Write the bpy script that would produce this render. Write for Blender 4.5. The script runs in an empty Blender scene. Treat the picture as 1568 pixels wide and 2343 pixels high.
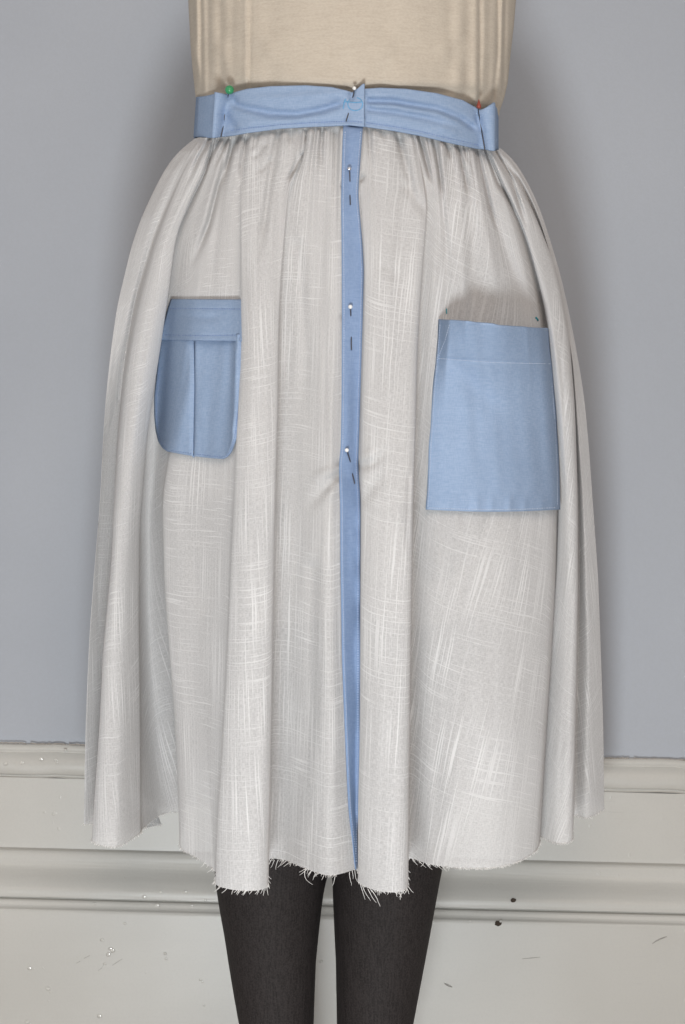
import bpy, bmesh, math, random
import numpy as np
from mathutils import Vector, Matrix

random.seed(7); RNG = np.random.default_rng(7)
scene = bpy.context.scene
COL = scene.collection

# ------------------------------------------------------------------ camera
F = 4510.0            # focal length in picture units (picture 1568 x 2343 units)
CX, CY = 784.0, 1171.5
CAM_D, CAM_Z = 1.75, 0.70
ROLL = math.radians(-1.42)
cam_data = bpy.data.cameras.new('camera'); cam = bpy.data.objects.new('camera', cam_data); COL.objects.link(cam)
cam.location = (0, -CAM_D, CAM_Z); cam.rotation_euler = (math.pi/2, ROLL, 0)
cam_data.sensor_fit = 'VERTICAL'; cam_data.sensor_height = 36; cam_data.sensor_width = 24
cam_data.lens = 36*F/2343.0; cam_data.clip_start = 0.05; cam_data.clip_end = 50
scene.camera = cam

# ------------------------------------------------------------------ light
world = bpy.data.worlds.new('World'); scene.world = world; world.use_nodes = True
bg = world.node_tree.nodes['Background']
bg.inputs['Color'].default_value = (1.0, 0.98, 0.97, 1); bg.inputs['Strength'].default_value = 0.415
ld = bpy.data.lights.new('flash_lamp', 'AREA'); ld.shape = 'DISK'; ld.size = 0.27; ld.energy = 15.5; ld.color = (0.92, 0.97, 1.0)
lo = bpy.data.objects.new('flash_lamp', ld); COL.objects.link(lo)
lo.location = (-0.06, -1.58, 0.13)
lo.rotation_euler = (Vector((0, 0.1, 0.82))-Vector(lo.location)).to_track_quat('-Z', 'Y').to_euler()
cd = bpy.data.lights.new('warm_fill', 'AREA'); cd.shape = 'DISK'; cd.size = 1.2; cd.energy = 13; cd.color = (1.0, 0.82, 0.68)  # added warm fill for the upper skirt, behind the camera and below ceiling height
co = bpy.data.objects.new('warm_fill', cd); COL.objects.link(co)
co.location = (0.1, -2.2, 1.75)
co.rotation_euler = (Vector((0, 0.0, 1.05))-Vector(co.location)).to_track_quat('-Z', 'Y').to_euler()
vs = scene.view_settings
vs.view_transform = 'Standard'; vs.look = 'None'; vs.exposure = 0.2; vs.gamma = 1.0; vs.use_curve_mapping = False
scene.render.engine = 'CYCLES'

# ------------------------------------------------------------------ helpers
def W(px, py, d):
    """picture units + distance from the lens plane -> metres in the upright frame of the wearer"""
    return np.stack([(px-CX)/F*d, -CAM_D+d, CAM_Z+(CY-py)/F*d], -1)
RM = Matrix.Rotation(ROLL, 3, 'Y'); CP = Vector((0, 0, CAM_Z))
def leaned(p):                       # the wearer leans a little against the level wall
    return CP + RM @ (Vector(p)-CP)
def tag(o, label=None, cat=None, group=None, kind=None):
    if label: o['label'] = label
    if cat: o['category'] = cat
    if group: o['group'] = group
    if kind: o['kind'] = kind
    return o
def empty(name, origin, lean=True):
    o = bpy.data.objects.new(name, None); COL.objects.link(o); o.empty_display_size = 0.05
    if lean:
        o.location = leaned(origin); o.rotation_euler = (0, ROLL, 0)
    else:
        o.location = origin
    return o
def mesh_obj(name, verts, faces, mat, parent=None, origin=(0, 0, 0), uv=None, smooth=True, solid=0, sub=0):
    me = bpy.data.meshes.new(name)
    v = np.asarray(verts, float)-np.asarray(origin, float)
    me.from_pydata(v.tolist(), [], [list(f) for f in faces])
    if uv is not None:
        l = me.uv_layers.new(name='UVMap')
        idx = np.empty(len(me.loops), int); me.loops.foreach_get('vertex_index', idx)
        l.data.foreach_set('uv', np.asarray(uv, float)[idx].ravel())
    me.update()
    if smooth: me.polygons.foreach_set('use_smooth', [True]*len(me.polygons))
    me.materials.append(mat)
    o = bpy.data.objects.new(name, me); COL.objects.link(o)
    if parent is not None: o.parent = parent
    if sub:
        m = o.modifiers.new('sub', 'SUBSURF'); m.levels = sub; m.render_levels = sub
    if solid:
        m = o.modifiers.new('solid', 'SOLIDIFY'); m.thickness = abs(solid); m.offset = -1 if solid < 0 else 1
    return o
def grid_faces(nr, nc, closed=False):
    f = []
    for i in range(nr-1):
        for j in range(nc-1 if not closed else nc):
            k = (j+1) % nc
            f.append((i*nc+j, i*nc+k, (i+1)*nc+k, (i+1)*nc+j))
    return f
def sm(a, sig, axis=0):
    r = int(3*sig)+1; k = np.exp(-0.5*(np.arange(-r, r+1)/sig)**2); k /= k.sum()
    def f(x):
        p = np.concatenate([2*x[0]-x[r:0:-1], x, 2*x[-1]-x[-2:-r-2:-1]])
        return np.convolve(p, k, 'valid')
    return np.apply_along_axis(f, axis, a)
def noise1(n, cells, rng=RNG):
    a = rng.standard_normal(cells+4); t = np.linspace(0, cells, n); i = t.astype(int); f = t-i; f = f*f*(3-2*f)
    return a[i]*(1-f)+a[i+1]*f
def seg_dist(px, py, pts):
    """distance to a polyline and the position 0..1 along it"""
    best = np.full(np.shape(px), 1e9); tt = np.zeros(np.shape(px)); n = len(pts)-1
    for k in range(n):
        (x0, y0), (x1, y1) = pts[k], pts[k+1]
        dx, dy = x1-x0, y1-y0; L = dx*dx+dy*dy
        t = np.clip(((px-x0)*dx+(py-y0)*dy)/L, 0, 1)
        d = np.hypot(px-x0-t*dx, py-y0-t*dy)
        m = d < best; best = np.where(m, d, best); tt = np.where(m, (k+t)/n, tt)
    return best, tt
def stroke(px, py, pts, amp, width, taper=0.35, head=0.0):
    d, t = seg_dist(px, py, pts)
    fade = np.clip((1-t)/taper, 0, 1)
    if head: fade = fade*np.clip(t/head, 0, 1)
    fade = fade*fade*(3-2*fade)
    return amp*np.exp(-(d/width)**2)*fade
def tube(paths, rad, seg=5, taper=True):
    V, Fc = [], []
    for p in paths:
        p = np.asarray(p, float); n = len(p); b = len(V)
        r = rad if np.isscalar(rad) else rad[0]
        for i in range(n):
            t = p[min(i+1, n-1)]-p[max(i-1, 0)]; t = t/(np.linalg.norm(t)+1e-12)
            a = np.cross(t, (0.31, 0.9, 0.2)); a /= np.linalg.norm(a)+1e-12; c = np.cross(t, a)
            rr = r*(1-0.6*i/(n-1)) if taper else r
            for k in range(seg):
                q = 2*math.pi*k/seg; V.append(p[i]+rr*(math.cos(q)*a+math.sin(q)*c))
        for i in range(n-1):
            for k in range(seg):
                Fc.append((b+i*seg+k, b+i*seg+(k+1) % seg, b+(i+1)*seg+(k+1) % seg, b+(i+1)*seg+k))
        Fc.append(tuple(b+k for k in range(seg))[::-1]); Fc.append(tuple(b+(n-1)*seg+k for k in range(seg)))
    return V, Fc

# ------------------------------------------------------------------ materials
class NT:
    def __init__(s, name):
        s.m = bpy.data.materials.new(name); s.m.use_nodes = True; s.t = s.m.node_tree; s.t.nodes.clear()
        s.out = s.n('ShaderNodeOutputMaterial')
    def n(s, typ, **kw):
        nd = s.t.nodes.new(typ)
        for k, v in kw.items():
            if k.startswith('i_'): nd.inputs[k[2:]].default_value = v
            else: setattr(nd, k, v)
        return nd
    def l(s, a, b): s.t.links.new(a, b)
    def math(s, op, a, b=None, c=None, clamp=False):
        nd = s.n('ShaderNodeMath', operation=op); nd.use_clamp = clamp
        for i, x in enumerate((a, b, c)):
            if x is None: continue
            if isinstance(x, (int, float)): nd.inputs[i].default_value = x
            else: s.l(x, nd.inputs[i])
        return nd.outputs[0]
    def mixc(s, f, a, b, blend='MIX'):
        nd = s.n('ShaderNodeMix', data_type='RGBA', blend_type=blend)
        for sock, x in ((nd.inputs[0], f), (nd.inputs[6], a), (nd.inputs[7], b)):
            if isinstance(x, (int, float)): sock.default_value = x
            elif isinstance(x, tuple): sock.default_value = (*x, 1)
            else: s.l(x, sock)
        return nd.outputs[2]
    def coord(s, kind='Object', scale=(1, 1, 1), loc=(0, 0, 0), rot=(0, 0, 0)):
        c = s.n('ShaderNodeTexCoord'); mp = s.n('ShaderNodeMapping')
        mp.inputs['Scale'].default_value = scale; mp.inputs['Location'].default_value = loc; mp.inputs['Rotation'].default_value = rot
        s.l(c.outputs[kind], mp.inputs['Vector']); return mp.outputs[0]
    def noise(s, vec, scale=1, detail=2, rough=0.5):
        nd = s.n('ShaderNodeTexNoise'); nd.inputs['Scale'].default_value = scale; nd.inputs['Detail'].default_value = detail
        nd.inputs['Roughness'].default_value = rough; s.l(vec, nd.inputs['Vector']); return nd.outputs['Fac']
    def ramp(s, f, lo, hi, a=0.0, b=1.0):
        nd = s.n('ShaderNodeMapRange'); nd.inputs[1].default_value = lo; nd.inputs[2].default_value = hi
        nd.inputs[3].default_value = a; nd.inputs[4].default_value = b; nd.interpolation_type = 'SMOOTHSTEP'
        s.l(f, nd.inputs[0]); return nd.outputs[0]
    def bump(s, h, strength=0.3, dist=0.001, normal=None):
        nd = s.n('ShaderNodeBump'); nd.inputs['Strength'].default_value = strength; nd.inputs['Distance'].default_value = dist
        s.l(h, nd.inputs['Height'])
        if normal: s.l(normal, nd.inputs['Normal'])
        return nd.outputs[0]
    def bsdf(s, color, rough=0.8, normal=None, spec=0.3, **kw):
        nd = s.n('ShaderNodeBsdfPrincipled'); nd.inputs['Roughness'].default_value = rough
        nd.inputs['Specular IOR Level'].default_value = spec
        if isinstance(color, tuple): nd.inputs['Base Color'].default_value = (*color, 1)
        else: s.l(color, nd.inputs['Base Color'])
        if normal: s.l(normal, nd.inputs['Normal'])
        for k, v in kw.items(): nd.inputs[k].default_value = v
        return nd
    def finish(s, sh):
        s.l(sh, s.out.inputs['Surface']); return s.m

def slub_masks(t, kind='UV'):
    base_coord = t.coord
    def wc(kind, sc, loc=(0, 0, 0)):
        # threads wander a little
        c = t.n('ShaderNodeTexCoord'); nz = t.n('ShaderNodeTexNoise'); nz.inputs['Scale'].default_value = 26; nz.inputs['Detail'].default_value = 1
        t.l(c.outputs['UV'], nz.inputs['Vector'])
        sub = t.n('ShaderNodeVectorMath', operation='SUBTRACT'); t.l(nz.outputs['Color'], sub.inputs[0]); sub.inputs[1].default_value = (.5, .5, .5)
        sca = t.n('ShaderNodeVectorMath', operation='SCALE'); t.l(sub.outputs[0], sca.inputs[0]); sca.inputs['Scale'].default_value = 0.0022
        ad = t.n('ShaderNodeVectorMath', operation='ADD'); t.l(c.outputs['UV'], ad.inputs[0]); t.l(sca.outputs[0], ad.inputs[1])
        mp = t.n('ShaderNodeMapping'); mp.inputs['Scale'].default_value = sc; mp.inputs['Location'].default_value = loc; t.l(ad.outputs[0], mp.inputs['Vector']); return mp.outputs[0]
    """threads thicker than the rest of a slubby weave, across (h) and along (v) the cloth"""
    vmask = t.ramp(t.noise(wc(kind, (820, 13, 1)), 1, 0), 0.52, 0.76)
    vmod = t.ramp(t.noise(t.coord(kind, (20, 6, 1), (3, 1, 0)), 1, 1), 0.28, 0.62)
    hmask = t.ramp(t.noise(wc(kind, (15, 860, 1), (7, 5, 0)), 1, 0), 0.55, 0.80)
    hmod = t.ramp(t.noise(t.coord(kind, (9, 20, 1), (1, 9, 0)), 1, 1), 0.30, 0.62)
    v = t.math('MULTIPLY', vmask, vmod); h = t.math('MULTIPLY', hmask, hmod)
    return t.math('MAXIMUM', v, t.math('MULTIPLY', h, 0.8))

def mat_linen():
    t = NT('slub_linen')
    slub = slub_masks(t)
    w1 = t.noise(t.coord('UV', (1900, 260, 1)), 1, 2); w2 = t.noise(t.coord('UV', (260, 1900, 1)), 1, 2)
    weave = t.math('ADD', w1, w2)
    streak = t.noise(t.coord('UV', (260, 3, 1)), 1, 2)
    c0 = t.mixc(t.ramp(weave, 0.72, 1.28), (0.64, 0.637, 0.637), (0.71, 0.706, 0.706))
    c1 = t.mixc(t.ramp(streak, 0.35, 0.7), c0, t.mixc(0.35, c0, (0.76, 0.757, 0.757)))
    c2 = t.mixc(t.math('MULTIPLY', slub, 0.31), c1, (0.94, 0.95, 0.95))
    hgt = t.math('ADD', t.math('MULTIPLY', weave, 0.6), slub)
    p = t.bsdf(c2, 0.9, t.bump(hgt, 0.2, 0.0004), 0.05)
    p.inputs['Diffuse Roughness'].default_value = 0.45; p.inputs['Sheen Weight'].default_value = 0.08; p.inputs['Sheen Roughness'].default_value = 0.6
    tr = t.n('ShaderNodeBsdfTransparent'); tl = t.n('ShaderNodeBsdfTranslucent'); t.l(c2, tl.inputs['Color'])
    m1 = t.n('ShaderNodeMixShader'); m1.inputs[0].default_value = 0.10; t.l(p.outputs[0], m1.inputs[1]); t.l(tl.outputs[0], m1.inputs[2])
    m2 = t.n('ShaderNodeMixShader')
    fac = t.math('MULTIPLY', t.ramp(weave, 0.75, 1.25, 0.26, 0.12), t.math('SUBTRACT', 1.0, slub))
    t.l(fac, m2.inputs[0]); t.l(m1.outputs[0], m2.inputs[1]); t.l(tr.outputs[0], m2.inputs[2])
    return t.finish(m2.outputs[0])

def mat_chambray(name, base=(0.27, 0.37, 0.54), light=(0.335, 0.435, 0.60)):
    t = NT(name)
    w1 = t.noise(t.coord('Object', (2200, 300, 300)), 1, 2); w2 = t.noise(t.coord('Object', (120, 200, 1500)), 1, 2)
    weave = t.math('ADD', w1, w2)
    big = t.noise(t.coord('Object', (22, 22, 22)), 1, 3)
    c = t.mixc(t.ramp(weave, 0.75, 1.25), base, light)
    c = t.mixc(t.ramp(big, 0.35, 0.7, 0, 0.22), c, tuple(x*0.86 for x in base))
    p = t.bsdf(c, 0.8, t.bump(weave, 0.2, 0.0004), 0.2)
    return t.finish(p.outputs[0])

def mat_jersey():
    t = NT('cream_jersey')
    a = t.noise(t.coord('Object', (70, 70, 620)), 1, 3); b = t.noise(t.coord('Object', (900, 100, 100)), 1, 1)
    g = t.noise(t.coord('Object', (400, 400, 900)), 1, 2)
    c = t.mixc(t.ramp(a, 0.25, 0.75), (0.50, 0.44, 0.365), (0.55, 0.49, 0.41))
    c = t.mixc(t.ramp(g, 0.35, 0.65, 0, 0.35), c, (0.63, 0.575, 0.49))
    h = t.math('ADD', t.math('ADD', a, t.math('MULTIPLY', b, 0.4)), g)
    return t.finish(t.bsdf(c, 0.9, t.bump(h, 0.25, 0.0006), 0.1).outputs[0])

def mat_tights():
    t = NT('black_tights')
    k = t.noise(t.coord('Object', (900, 900, 2)), 1, 2); g = t.noise(t.coord('Object', (700, 700, 700)), 1, 2)
    c = t.mixc(t.ramp(k, 0.3, 0.7), (0.014, 0.0116, 0.0114), (0.027, 0.0228, 0.0226))
    c = t.mixc(t.ramp(g, 0.4, 0.65, 0, 0.6), c, (0.038, 0.0325, 0.032))
    return t.finish(t.bsdf(c, 0.75, t.bump(t.math('ADD', k, g), 0.3, 0.0005), 0.25).outputs[0])

def mat_wall():
    t = NT('pale_blue_wall_paint')
    n = t.noise(t.coord('Object', (3, 3, 3)), 1, 3); f = t.noise(t.coord('Object', (420, 420, 420)), 1, 2); r = t.noise(t.coord('Object', (60, 60, 60)), 1, 4)
    c = t.mixc(t.ramp(n, 0.35, 0.65), (0.408, 0.436, 0.482), (0.433, 0.461, 0.507))
    c = t.mixc(t.ramp(f, 0.35, 0.65, 0, 0.10), c, (0.36, 0.37, 0.39))
    return t.finish(t.bsdf(c, 0.6, t.bump(t.math('ADD', f, r), 0.12, 0.001), 0.25).outputs[0])

def mat_gloss():
    t = NT('aged_gloss_paint')
    n = t.noise(t.coord('Object', (5, 5, 9)), 1, 4); f = t.noise(t.coord('Object', (420, 420, 420)), 1, 2)
    brush = t.noise(t.coord('Object', (6, 40, 190)), 1, 3)
    nib = t.ramp(t.noise(t.coord('Object', (150, 150, 150)), 1, 0), 0.80, 0.87)
    nibc = t.ramp(t.noise(t.coord('Object', (11, 11, 11)), 1, 1), 0.45, 0.6)
    nibs = t.math('MULTIPLY', nib, nibc)
    c = t.mixc(t.ramp(n, 0.3, 0.7), (0.52, 0.51, 0.475), (0.56, 0.55, 0.515))
    c = t.mixc(t.ramp(f, 0.4, 0.7, 0, 0.10), c, (0.42, 0.41, 0.39))
    sc = t.ramp(t.noise(t.coord('Object', (18, 18, 260), rot=(0, 0.22, 0)), 1, 2), 0.70, 0.76)
    scm = t.ramp(t.noise(t.coord('Object', (7, 7, 7), (4, 2, 1)), 1, 1), 0.5, 0.62)
    c = t.mixc(t.math('MULTIPLY', t.math('MULTIPLY', sc, scm), 0.12), c, (0.25, 0.23, 0.21))
    h = t.math('ADD', t.math('MULTIPLY', brush, 0.12), t.math('MULTIPLY', f, 0.05))
    nb = t.bump(h, 0.35, 0.0012); nb = t.bump(nibs, 0.25, 0.0008, nb)
    return t.finish(t.bsdf(c, 0.36, nb, 0.5).outputs[0])

def mat_plain(name, col, rough=0.5, spec=0.4, metal=0.0, var=0.12, scale=300):
    t = NT(name)
    n = t.noise(t.coord('Object', (scale,)*3), 1, 2)
    c = t.mixc(t.ramp(n, 0.3, 0.7), tuple(x*(1-var) for x in col), tuple(min(1, x*(1+var)) for x in col))
    return t.finish(t.bsdf(c, rough, t.bump(n, 0.1, 0.0003), spec, Metallic=metal).outputs[0])

def mat_floor():
    t = NT('timber_floor')
    n = t.noise(t.coord('Object', (2, 40, 1)), 1, 4)
    c = t.mixc(n, (0.20, 0.13, 0.08), (0.33, 0.23, 0.15))
    return t.finish(t.bsdf(c, 0.5, t.bump(n, 0.2, 0.002), 0.4).outputs[0])

M_LINEN = mat_linen(); M_BLUE = mat_chambray('blue_chambray'); M_TEE = mat_jersey(); M_TIGHTS = mat_tights()
M_PLACKET = mat_chambray('blue_chambray_placket', (0.215, 0.305, 0.485), (0.265, 0.36, 0.54))
M_WALL = mat_wall(); M_GLOSS = mat_gloss(); M_FLOOR = mat_floor()
M_THREAD = mat_plain('white_thread', (0.88, 0.87, 0.85), 0.8, 0.1)
M_STITCH = mat_plain('pale_blue_thread', (0.70, 0.79, 0.92), 0.7, 0.2)
M_STITCHD = mat_plain('blue_thread', (0.26, 0.35, 0.58), 0.7, 0.2)
M_SLIP = mat_plain('pale_slip_cloth', (0.70, 0.66, 0.62), 0.8, 0.1)
M_STEEL = mat_plain('dull_steel', (0.10, 0.10, 0.115), 0.4, 0.5, 0.6)
M_SILVER = mat_plain('polished_steel', (0.75, 0.75, 0.78), 0.16, 0.5, 1.0)
M_WHITE = mat_plain('white_pin_bead', (0.86, 0.86, 0.84), 0.2, 0.5)
M_GREEN = mat_plain('green_pin_bead', (0.045, 0.30, 0.12), 0.3, 0.5)
M_RED = mat_plain('red_pin_head', (0.28, 0.055, 0.035), 0.35, 0.5)
M_PEN = mat_plain('blue_marker_ink', (0.17, 0.42, 0.68), 0.8, 0.1)
M_TEAL = mat_plain('teal_marker_ink', (0.05, 0.36, 0.44), 0.8, 0.1)
M_NIB = mat_plain('hard_gloss_paint', (0.62, 0.61, 0.57), 0.07, 0.7)
M_DARK = mat_plain('dark_chipped_wood', (0.06, 0.045, 0.035), 0.8, 0.2)
M_SCUFF = mat_plain('grey_scuff', (0.38, 0.365, 0.345), 0.6, 0.2)
M_CRACK = mat_plain('old_caulk', (0.40, 0.365, 0.33), 0.7, 0.2)

# ------------------------------------------------------------------ the setting
WALL_D = 2.08; WY = WALL_D-CAM_D
wall = mesh_obj('wall', [(-2, WY, 0), (2, WY, 0), (2, WY, 2.6), (-2, WY, 2.6), (-2, WY+.1, 0), (2, WY+.1, 0), (2, WY+.1, 2.6), (-2, WY+.1, 2.6)],
                [(0, 1, 2, 3), (5, 4, 7, 6), (3, 2, 6, 7), (1, 5, 6, 2), (4, 0, 3, 7), (4, 5, 1, 0)], M_WALL, smooth=False)
tag(wall, 'pale blue painted plaster wall behind the skirt', kind='structure')
floor = mesh_obj('floor', [(-2, -3, 0), (2, -3, 0), (2, WY, 0), (-2, WY, 0), (-2, -3, -.05), (2, -3, -.05), (2, WY, -.05), (-2, WY, -.05)],
                 [(0, 1, 2, 3), (7, 6, 5, 4), (4, 5, 1, 0), (6, 7, 3, 2), (5, 6, 2, 1), (7, 4, 0, 3)], M_FLOOR, smooth=False)
tag(floor, 'timber floor under the standing person', kind='structure')

def zpx(py, p):   # height on the board for a picture height and a projection p from the wall
    return CAM_Z+(CY-py)/F*(WALL_D-p)
def extrude_profile(name, prof, parent, jitter=0.0003, n=160, x0=-1.2, x1=1.2, wob=None):
    xs = np.linspace(x0, x1, n); V = []
    for i, x in enumerate(xs):
        for (z, p) in prof:
            V.append((x, WY-p+RNG.normal()*jitter*0.35, z+(0 if wob is None else wob[i])))
    m = len(prof); Fc = [(i*m+j, (i+1)*m+j, (i+1)*m+j+1, i*m+j+1) for i in range(n-1) for j in range(m-1)]
    o = mesh_obj(name, V, Fc, M_GLOSS, parent)
    return o
board = bpy.data.objects.new('skirting_board', None); COL.objects.link(board)
tag(board, 'tall cream gloss painted skirting board with mouldings along the wall', kind='structure')
def smoothprof(keys, n):
    k = np.array(keys); t = np.r_[0, np.cumsum(np.hypot(np.diff(k[:, 0]), np.diff(k[:, 1])))]
    tt = np.linspace(0, t[-1], n); a = np.stack([np.interp(tt, t, k[:, 0]), np.interp(tt, t, k[:, 1])], 1)
    return sm(a, n/28.0, 0)
wob = noise1(160, 90)*0.0006
top = [(zpx(1719, .004), -.002), (zpx(1719.5, .006), .004), (zpx(1722, .009), .008), (zpx(1734, .010), .0095), (zpx(1737, .010), .0080), (zpx(1739, .010), .0085),
       (zpx(1742, .011), .012), (zpx(1786, .011), .0122), (zpx(1789, .012), .0115), (zpx(1791, .012), .0085), (zpx(1794, .013), .0082), (zpx(1797, .013), .0125)]
extrude_profile('top_moulding', top, board, 0.0006, wob=wob)
pan = [(zpx(1797, .0125), .0125), (zpx(1870, .013), .0128), (zpx(1957, .013), .013)]
extrude_profile('panel', pan, board, 0.0002)
og = smoothprof([(zpx(1957, .013), .013), (zpx(1959, .013), .0135), (zpx(1961, .02), .021), (zpx(1968, .022), .0235), (zpx(1985, .023), .0245), (zpx(2000, .025), .026),
      (zpx(2012, .03), .0305), (zpx(2030, .037), .0385), (zpx(2044, .041), .043), (zpx(2052, .043), .0445), (zpx(2066, .044), .0448), (zpx(2069.5, .044), .0445)], 70)
extrude_profile('ogee_moulding', [tuple(a) for a in og], board, 0.0002)
bd = smoothprof([(zpx(2069, .044), .0445), (zpx(2071, .042), .0405), (zpx(2073, .042), .0405), (zpx(2075, .046), .047), (zpx(2080, .048), .049), (zpx(2087, .0485), .0495), (zpx(2093, .051), .0515), (zpx(2098, .055), .0555), (zpx(2104, .055), .056)], 44)
extrude_profile('bead_moulding', [tuple(a) for a in bd], board, 0.0002)
pl = [(zpx(2104, .056), .056), (0.15, .0563), (0.002, .0565)]
extrude_profile('plinth', pl, board, 0.00025)
# cracked filler along the top edge, nail holes, scuffs and paint nibs
def on_board(px, py, p):     # true world position seen at a picture place (level frame, lens rolled)
    d = WALL_D-p; v = Vector(((px-CX)/F*d, d, (CY-py)/F*d)); v.rotate(Matrix.Rotation(ROLL, 3, 'Y'))
    return Vector((v.x, -CAM_D+v.y, CAM_Z+v.z))
crk = []
for (xa, xb) in ((0, 60), (70, 150), (158, 200), (1385, 1440), (1450, 1568)):
    n = 14; crk.append([tuple(on_board(x, 1719+ (x-784)*0.0248 + random.uniform(-1.8, 1.8), .0065)) for x in np.linspace(xa, xb, n)])
V, Fc = tube(crk, 0.0007, 5, False); mesh_obj('cracked_filler', V, Fc, M_CRACK, board)
def blob(center, r, squash, mat, name, parent, seed=0, amp=0.25, lvl=2):
    bm = bmesh.new(); bmesh.ops.create_icosphere(bm, subdivisions=lvl, radius=1); rg = random.Random(seed)
    for v in bm.verts:
        k = 1+amp*(rg.random()-0.5); v.co = Vector((v.co.x*r*k, v.co.y*r*squash, v.co.z*r*k*(0.8 if seed else 1)))+Vector(center)
    me = bpy.data.meshes.new(name); bm.to_mesh(me); bm.free(); me.polygons.foreach_set('use_smooth', [True]*len(me.polygons)); me.materials.append(mat)
    o = bpy.data.objects.new(name, me); COL.objects.link(o); o.parent = parent; return o
blob(on_board(1175, 2060, .0445), .0028, .3, M_DARK, 'nail_hole', board, 3)
blob(on_board(1140, 2113, .056), .0036, .3, M_DARK, 'nail_hole', board, 5)
blob(on_board(1146, 2108, .057), .0016, .5, M_GLOSS, 'paint_chip', board, 6)
def scuff(pts, p, w=0.0008):
    path = [tuple(on_board(x, y, p+.0003)) for x, y in pts]
    V, Fc = [], []
    for k, q in enumerate(path):
        ww = w*(0.35+0.65*math.sin(math.pi*(k+0.3)/(len(path)-0.4)))
        V += [(q[0], q[1], q[2]+ww*.5), (q[0], q[1], q[2]-ww*.5), (q[0], q[1]+.0012, q[2])]
    for k in range(len(path)-1):
        a = k*3; Fc += [(a, a+1, a+4, a+3), (a+1, a+2, a+5, a+4), (a+2, a, a+3, a+5)]
    mesh_obj('scuff_mark', V, Fc, M_SCUFF, board)
scuff([(1493, 2159), (1502, 2153), (1512, 2148), (1526, 2143)], .0562, .0016)
for k in range(0): scuff([(1085+k*14, 2168-(k % 2)), (1091+k*14, 2168), (1096+k*14, 2167)], .0562, .0007)
scuff([(1195, 2194), (1215, 2192), (1236, 2190)], .0562, .0008)
scuff([(1017, 2250), (1024, 2254), (1035, 2258)], .0563, .0022)
for k in range(0): scuff([(975+k*12, 2226), (982+k*12, 2227)], .0563, .0007)
scuff([(257, 2209), (266, 2203), (280, 2194)], .0562, .0006)
scuff([(175, 2204), (184, 2199)], .0562, .0008); scuff([(192, 2193), (206, 2186)], .0562, .0006)
scuff([(224, 2221), (232, 2216), (237, 2208)], .0562, .0006)
nibs = [(286, 2113), (234, 2151), (253, 2171), (258, 2175), (248, 2184), (240, 2206), (67, 2216), (109, 2262), (115, 2270), (378, 2182), (380, 2194), (459, 2242), (464, 2247),
        (62, 2338), (68, 2343), (436, 2096), (445, 2097), (228, 2325), (467, 2300), (130, 1745), (128, 1739), (94, 1737), (51, 1745), (13, 1748), (150, 1716), (368, 2041), (216, 2068), (360, 2072),
        (330, 2052), (440, 2072), (470, 2060), (425, 2041), (1075, 2108), (735, 2200)]
for k, (x, y) in enumerate(nibs):
    p = .0567 if y > 2100 else (.0495 if y > 2065 else (.0448 if y > 2030 else .0125))
    blob(on_board(x, y, p), random.uniform(.0013, .0026), .15, M_NIB, 'paint_drip', board, 20+k, 0.3, 2)

# ------------------------------------------------------------------ skirt cloth
SEAM = np.array([(430, 312), (446, 314), (487, 316), (505, 314), (560, 305), (640, 295), (720, 289), (800, 286), (834, 290), (850, 291), (900, 298), (960, 309), (1030, 326), (1100, 341), (1130, 346), (1150, 340)], float)
def seam_y(x): return np.interp(x, SEAM[:, 0], SEAM[:, 1])
LEFT = [(446, 317), (407, 346), (376, 389), (349, 443), (322, 501), (299, 570), (284, 636), (268, 701), (253, 809), (241, 925), (234, 1041), (230, 1137), (215, 1315), (204, 1465), (196, 1658), (192, 1885)]
RIGHT = [(1144, 338), (1171, 358), (1194, 393), (1217, 435), (1240, 489), (1263, 562), (1283, 628), (1302, 713), (1321, 809), (1337, 906), (1348, 1022), (1356, 1138), (1369, 1315), (1375, 1486), (1381, 1658), (1383, 1852)]
PL = [(786, 288), (783, 380), (781, 460), (782, 560), (783, 700), (782, 900), (780, 1030), (776, 1060), (779, 1150), (780, 1300), (783, 1500), (791, 1700), (798, 1850), (814, 1990)]
PR = [(831, 290), (824, 380), (820, 440), (822, 470), (830, 560), (833, 620), (830, 740), (825, 900), (822, 1000), (820, 1060), (825, 1150), (824, 1400), (824, 1700), (821, 1850), (819, 1992)]
def interp_xy(poly, y):
    a = np.array(poly, float); return np.interp(y, a[:, 1], a[:, 0])
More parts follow.
